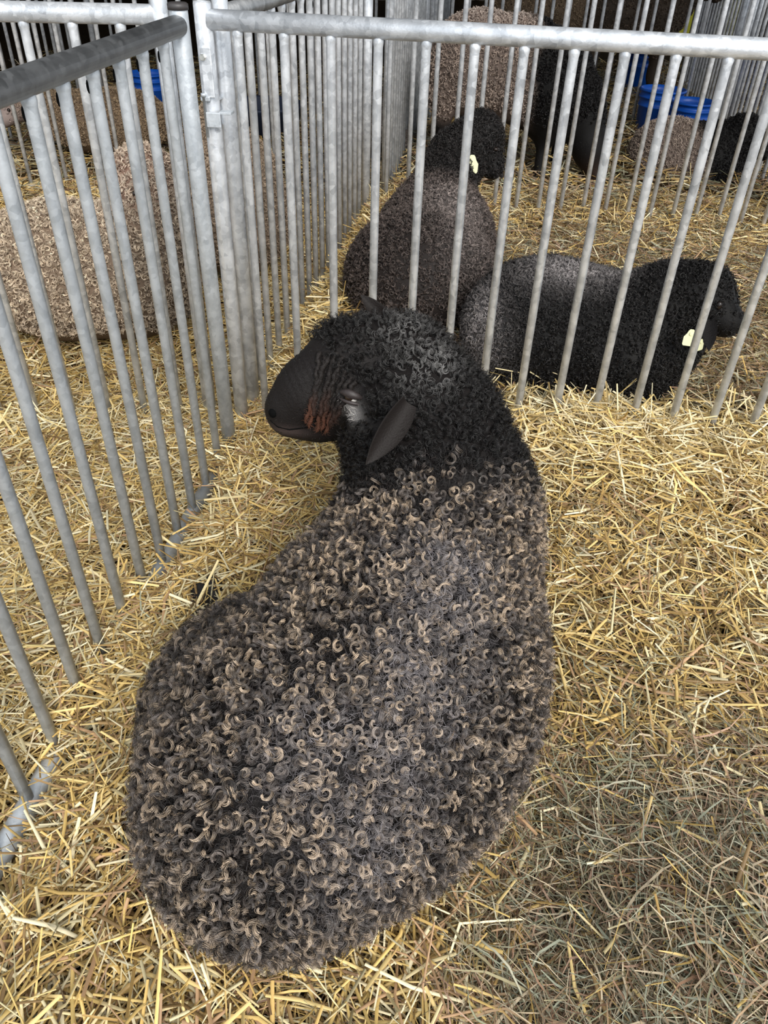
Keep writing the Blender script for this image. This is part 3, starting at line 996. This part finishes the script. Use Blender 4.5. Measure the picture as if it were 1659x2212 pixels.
# grey sheep beyond the far divider
S = SDF(.05)
S.ell((-.24, 5.40, .21), (.20, .28, .19), 0)
S.cap((-.16, 5.28, .26), .10, (.00, 5.16, .20), .075)
S.cap((.00, 5.16, .20), .07, (.015, 5.10, .12), .045)
def cf(P): return const(P, (.14, .12, .105)), const(P, (.40, .35, .31))
other_sheep('grey sheep lying behind the far divider, its head low by the bars', S, .016, cf, 3500, .007, 4, 8, .0014, .013, wk, nfuzz=2000)

# two brown sheep standing far back
def far_stander(label, x, y, r, t):
    S = SDF(.06)
    S.ell((x - .12, y, .72), (.26, .19, .23), 0); S.ell((x + .16, y, .72), (.24, .19, .23), 0)
    S.cap((x + .32, y, .78), .12, (x + .46, y - .03, .95), .09); S.cap((x + .46, y - .03, .95), .085, (x + .60, y - .05, .88), .05)
    for lx, ly in ((x - .27, y - .08), (x - .2, y + .1), (x + .25, y - .08), (x + .3, y + .1)):
        S.cap((lx, ly, .58), .07, (lx, ly + .02, .35), .036); S.cap((lx, ly + .02, .35), .033, (lx, ly, .08), .027)
    other_sheep(label, S, .018, lambda P: (const(P, r), const(P, t)), 4000, .009, 4, 7, .0018, .016,
                lambda P: sstep(.42, .55, P[:, 2]), nfuzz=1500)
far_stander('tan brown sheep standing far back behind the third cross panel', 1.02, 7.0, (.16, .11, .07), (.48, .35, .22))
far_stander('dark brown sheep standing far back, right of the tan brown one', 1.72, 6.95, (.06, .043, .03), (.17, .12, .085))

# ------------------------------------------------------------------ buckets and tub
def bucket(label, x, y, z, r=.145, h=.37, rz=0.0):
    b = empty('bucket', (x, y, z), rz)
    tag(b, label, 'bucket', None)
    bm = bmesh.new()
    rb = r * .86
    prof = [(rb - .004, 0), (rb, .004)]
    def rad(t): return rb + (r - rb) * t
    prof += [(rad(.70), h * .70), (rad(.71) + .006, h * .71), (rad(.73) + .006, h * .73), (rad(.74), h * .74),
             (rad(.84), h * .84), (rad(.85) + .008, h * .85), (rad(.88) + .008, h * .88), (rad(.885), h * .885), (rad(.96), h * .955),
             (r + .009, h * .96), (r + .010, h - .004), (r + .006, h), (r - .003, h), (r - .004, h * .9), (rb - .003, .006), (.0001, .006)]
    lathe(bm, prof, 32)
    bo = bm_obj('pail', bm, BLUE, b)
    bm = bmesh.new()
    K = 20
    pts = [Vector(((r + .012) * math.cos(PI * k / K), -.35 * (r + .01) * math.sin(PI * k / K) - .01, h * .86 - .85 * r * math.sin(PI * k / K))) for k in range(K + 1)]
    prev = None
    for k, p in enumerate(pts):
        d = (pts[min(k + 1, K)] - pts[max(k - 1, 0)]).normalized()
        q = d.to_track_quat('Z', 'Y').to_matrix()
        rg = [bm.verts.new(p + q @ Vector((.0022 * math.cos(2 * PI * j / 6), .0022 * math.sin(2 * PI * j / 6), 0))) for j in range(6)]
        if prev:
            for j in range(6): bm.faces.new((prev[j], prev[(j + 1) % 6], rg[(j + 1) % 6], rg[j]))
        prev = rg
    bm_obj('handle', bm, WIRE, b)
    return b
bucket('blue plastic bucket behind the tan sheep on the left', -1.76, 6.05, .03, .13, .34, 2.8)
bucket('blue plastic bucket standing farthest back on the right', 2.03, 7.5, .08, .15, .36, 2.9)
bucket('front one of two blue buckets behind the lying fawn sheep', 1.89, 5.55, .06, .135, .345, 2.7)
bucket('rear one of two blue buckets behind the lying fawn sheep', 1.77, 5.86, .06, .145, .36, 2.9)
tb = empty('feed_tub', (-.95, 6.05, .02)); tag(tb, 'low navy rubber feed tub seen through the divider bars', 'tub')
bm = bmesh.new()
lathe(bm, [(.22, 0), (.26, .16), (.275, .17), (.275, .185), (.26, .19), (.245, .18), (.21, .02), (.0001, .02)], 32)
bm_obj('tub_shell', bm, NAVY, tb)

bm = bmesh.new()
box(bm, (0, 0, .44), (1.0, .03, .36), .004)
yb = empty('barrier_board', (3.55, 10.6, 0), -.1)
tag(yb, 'yellow barrier board far back at the upper right, seen through bars', 'board')
bm_obj('board_face', bm, simple('yellow_paint', (.75, .68, .02), .5), yb, smooth=False)
bm = bmesh.new(); box(bm, (-.42, .035, .3), (.04, .04, .62), .004)
bl = bm_obj('leg', bm, simple('board_leg', (.1, .1, .1), .6), yb, smooth=False)
share('leg', bl, yb, (.84, 0, 0))

# ------------------------------------------------------------------ straw and hay
SKIP = [NEAR]
def strands(name, n, xr, yr, pick, kind, label, cat, dens=None, wscale=1.0, lscale=1.0, seg=None, lift=.03, cols=None, steep=.10):
    x = xr[0] + (xr[1] - xr[0]) * rng.random(n); y = yr[0] + (yr[1] - yr[0]) * rng.random(n)
    ok = pick(x, y) > rng.random(n)
    x, y = x[ok], y[ok]; n = len(x)
    z = height(x, y) + lift * rng.random(n) ** 1.3
    P = np.stack([x, y, z], 1)
    ok = NEAR(P) > -.012
    P = P[ok]; n = len(P)
    hay = kind == 'hay'
    L = (rng.gamma(3.0, .026, n) + .025 if not hay else rng.gamma(3.5, .024, n) + .03) * lscale
    L = np.minimum(L, .24)
    wd = ((.0012 + .0026 * rng.random(n) ** 1.5) if not hay else (.0006 + .0016 * rng.random(n) ** 2)) * wscale
    az = rng.random(n) * 2 * PI
    tl = rng.normal(0, .22, n)
    up = rng.random(n) < steep
    tl = np.where(up, np.abs(rng.normal(.45, .3, n)), tl)
    d = np.stack([np.cos(az) * np.cos(tl), np.sin(az) * np.cos(tl), np.sin(tl)], 1)
    sd = unit(np.stack([-np.sin(az), np.cos(az), np.zeros(n)], 1))
    nu = np.cross(d, sd); nu *= np.sign(nu[:, 2:3] + 1e-9)
    S_ = seg or (2 if not hay else 5)
    s = np.linspace(-.5, .5, S_ + 1)
    bend = rng.normal(0, .06 if not hay else .28, n) * L
    bendz = rng.normal(0, .04 if not hay else .14, n) * L
    wv = rng.normal(0, .0 if not hay else .05, n) * L
    c = (P[:, None] + d[:, None] * (L[:, None] * s)[..., None]
         + sd[:, None] * (bend[:, None] * (4 * s * s - .5) + wv[:, None] * np.sin(s * 9 + az[:, None]))[..., None]
         + nu[:, None] * (bendz[:, None] * (4 * s * s - .5))[..., None])
    kink = (rng.random(n) < .18)[:, None] * np.maximum(s, 0)[None] * (rng.normal(0, .7, n) * L)[:, None]
    c = c + sd[:, None] * kink[..., None]
    c[..., 2] += np.maximum(0, height(c[..., 0], c[..., 1]) - .006 - c[..., 2])
    ro = rng.normal(0, .5, n)
    wdir = sd * np.cos(ro)[:, None] + nu * np.sin(ro)[:, None]
    ndir = -sd * np.sin(ro)[:, None] + nu * np.cos(ro)[:, None]
    tap = 1 - (.25 if not hay else .6) * (2 * np.abs(s)) ** 3
    ww = wd[:, None] * tap[None]
    if hay:
        tw = (rng.normal(0, 1.4, n)[:, None] * s[None])
        wv3 = wdir[:, None] * np.cos(tw)[..., None] + ndir[:, None] * np.sin(tw)[..., None]
        V = np.stack([c - wv3 * ww[..., None], c + wv3 * ww[..., None]], 2); m = 2
    else:
        V = np.stack([c - wdir[:, None] * ww[..., None] - ndir[:, None] * (ww * .5)[..., None], c + ndir[:, None] * (ww * .55)[..., None],
                      c + wdir[:, None] * ww[..., None] - ndir[:, None] * (ww * .5)[..., None]], 2); m = 3
    base = (np.arange(n) * (S_ + 1) * m)[:, None, None] + (np.arange(S_) * m)[None, :, None] + np.arange(m - 1)[None, None]
    Fq = np.stack([base, base + 1, base + m + 1, base + m], -1).reshape(-1, 4)
    pal = np.array(cols)
    k = rng.integers(len(pal), size=n)
    col = pal[k] * (.75 + .5 * rng.random((n, 1)))
    deep = .55 + .45 * np.clip((P[:, 2] - height(P[:, 0], P[:, 1])) / lift * 1.8, 0, 1)
    col = np.repeat(col, (S_ + 1) * m, axis=0)
    o = mesh_np(name, V.reshape(-1, 3), Fq, HAYM if hay else STRAW, None, col=col)
    tag(o, label, cat, kind='stuff')
    return o

GOLD = [(.62, .43, .15), (.70, .52, .22), (.54, .36, .12), (.74, .60, .32), (.36, .23, .08), (.66, .47, .17), (.80, .70, .46), (.24, .15, .06), (.42, .26, .14), (.56, .48, .28)]
PALE = [(.80, .66, .38), (.74, .57, .25), (.86, .77, .52), (.66, .48, .19), (.72, .60, .38), (.46, .32, .13)]
HAYC0 = [(.30, .26, .15), (.36, .24, .14), (.25, .25, .16), (.46, .37, .25), (.26, .155, .095), (.52, .49, .36), (.13, .09, .05), (.40, .26, .18), (.36, .37, .27), (.58, .47, .32)]
HAYC = [tuple(v * .88 for v in c) for c in HAYC0]
def hayw(x, y):   # where the bedding is mostly hay: lower right, and patches
    return np.clip(sstep(.05, .28, x) * sstep(1.0, .62, y) + .45 * sstep(.2, .5, x) * (y < 1.75) * vnoise(x, y, .18, 41) + .25 * (x > 0) * sstep(2.2, 2.5, y), 0, 1)
def inner(x, y): return ((y < fline(x)) & (x > lline(y))) * 1.0
strands('straw_bedding', 48000, (-.95, 1.45), (.12, 2.25), lambda x, y: (x > lline(y)) * (y < fline(x) + .1) * (1 - .80 * hayw(x, y)), 'straw',
        'golden straw bedding around the near ewe', 'straw', cols=GOLD, lift=.05)
strands('straw_bedding', 42000, (-2.2, -.3), (.2, 2.2), lambda x, y: (x <= lline(y)) * 1.0, 'straw',
        'golden straw bedding in the empty pen at the left edge', 'straw', cols=GOLD + PALE, lift=.05)
strands('straw_ridge', 15000, (-.1, 1.6), (1.65, 2.2), lambda x, y: np.exp(-((y - fline(x) + .06) / .13) ** 2) * sstep(.05, .3, x), 'straw',
        'pale loose straw ridge piled along the foot of the cross panel', 'straw', cols=PALE, lift=.085, steep=.42, lscale=1.15)
strands('hay_heap', 34000, (-.15, 1.2), (.12, 1.1), lambda x, y: hayw(x, y) * (.25 + .75 * sstep(1.1, .8, y)), 'hay',
        'greenish brown hay heaped at the lower right beside the near ewe', 'hay', cols=HAYC, lift=.05, steep=.25)
strands('hay_bedding', 26000, (-.6, 1.45), (.3, 2.1), lambda x, y: inner(x, y) * (.35 + .5 * hayw(x, y)), 'hay',
        'dry hay wisps mixed into the straw around the near ewe', 'hay', cols=HAYC + GOLD[:3], lift=.035)
strands('straw_bedding', 38000, (-.45, 2.1), (2.1, 4.2), lambda x, y: (y > fline(x)) * (x > dline(y) - .05) * np.clip(.10 + .35 * vnoise(x, y, .3, 12) + .8 * np.exp(-((x - dline(y) - .1) / .14) ** 2) + .5 * np.exp(-((y - fline(x)) / .15) ** 2) + .55 * np.exp(-((y - 4.0) / .28) ** 2), 0, 1), 'straw',
        'straw bedding in the pen of the two lying dark ewes', 'straw', cols=GOLD + PALE[:2], wscale=1.15, steep=.16, lift=.05)
strands('hay_bedding', 36000, (0, 2.1), (2.1, 4.2), lambda x, y: (y > fline(x)) * (x > dline(y)) * 1.0, 'hay',
        'brown hay strewn between the two lying dark ewes', 'hay', cols=HAYC[:3] + HAYC[4:] + [(.34, .22, .11), (.44, .31, .15), (.24, .15, .07)], wscale=1.3, seg=4, lift=.05)
strands('straw_bedding', 34000, (-2.9, -.1), (2.0, 4.6), lambda x, y: (x <= dline(y)) * 1.0, 'straw',
        'straw bedding in the pen of the cream sheep', 'straw', cols=GOLD, wscale=1.15)
strands('straw_bedding', 34000, (-3.6, 4.2), (4.1, 9.0), lambda x, y: np.ones_like(x), 'straw',
        'straw bedding in the pens farther back', 'straw', cols=GOLD[1:5] + HAYC[:7] + [(.34, .22, .10)], wscale=1.8, lscale=1.3, seg=1, lift=.05, steep=.2)
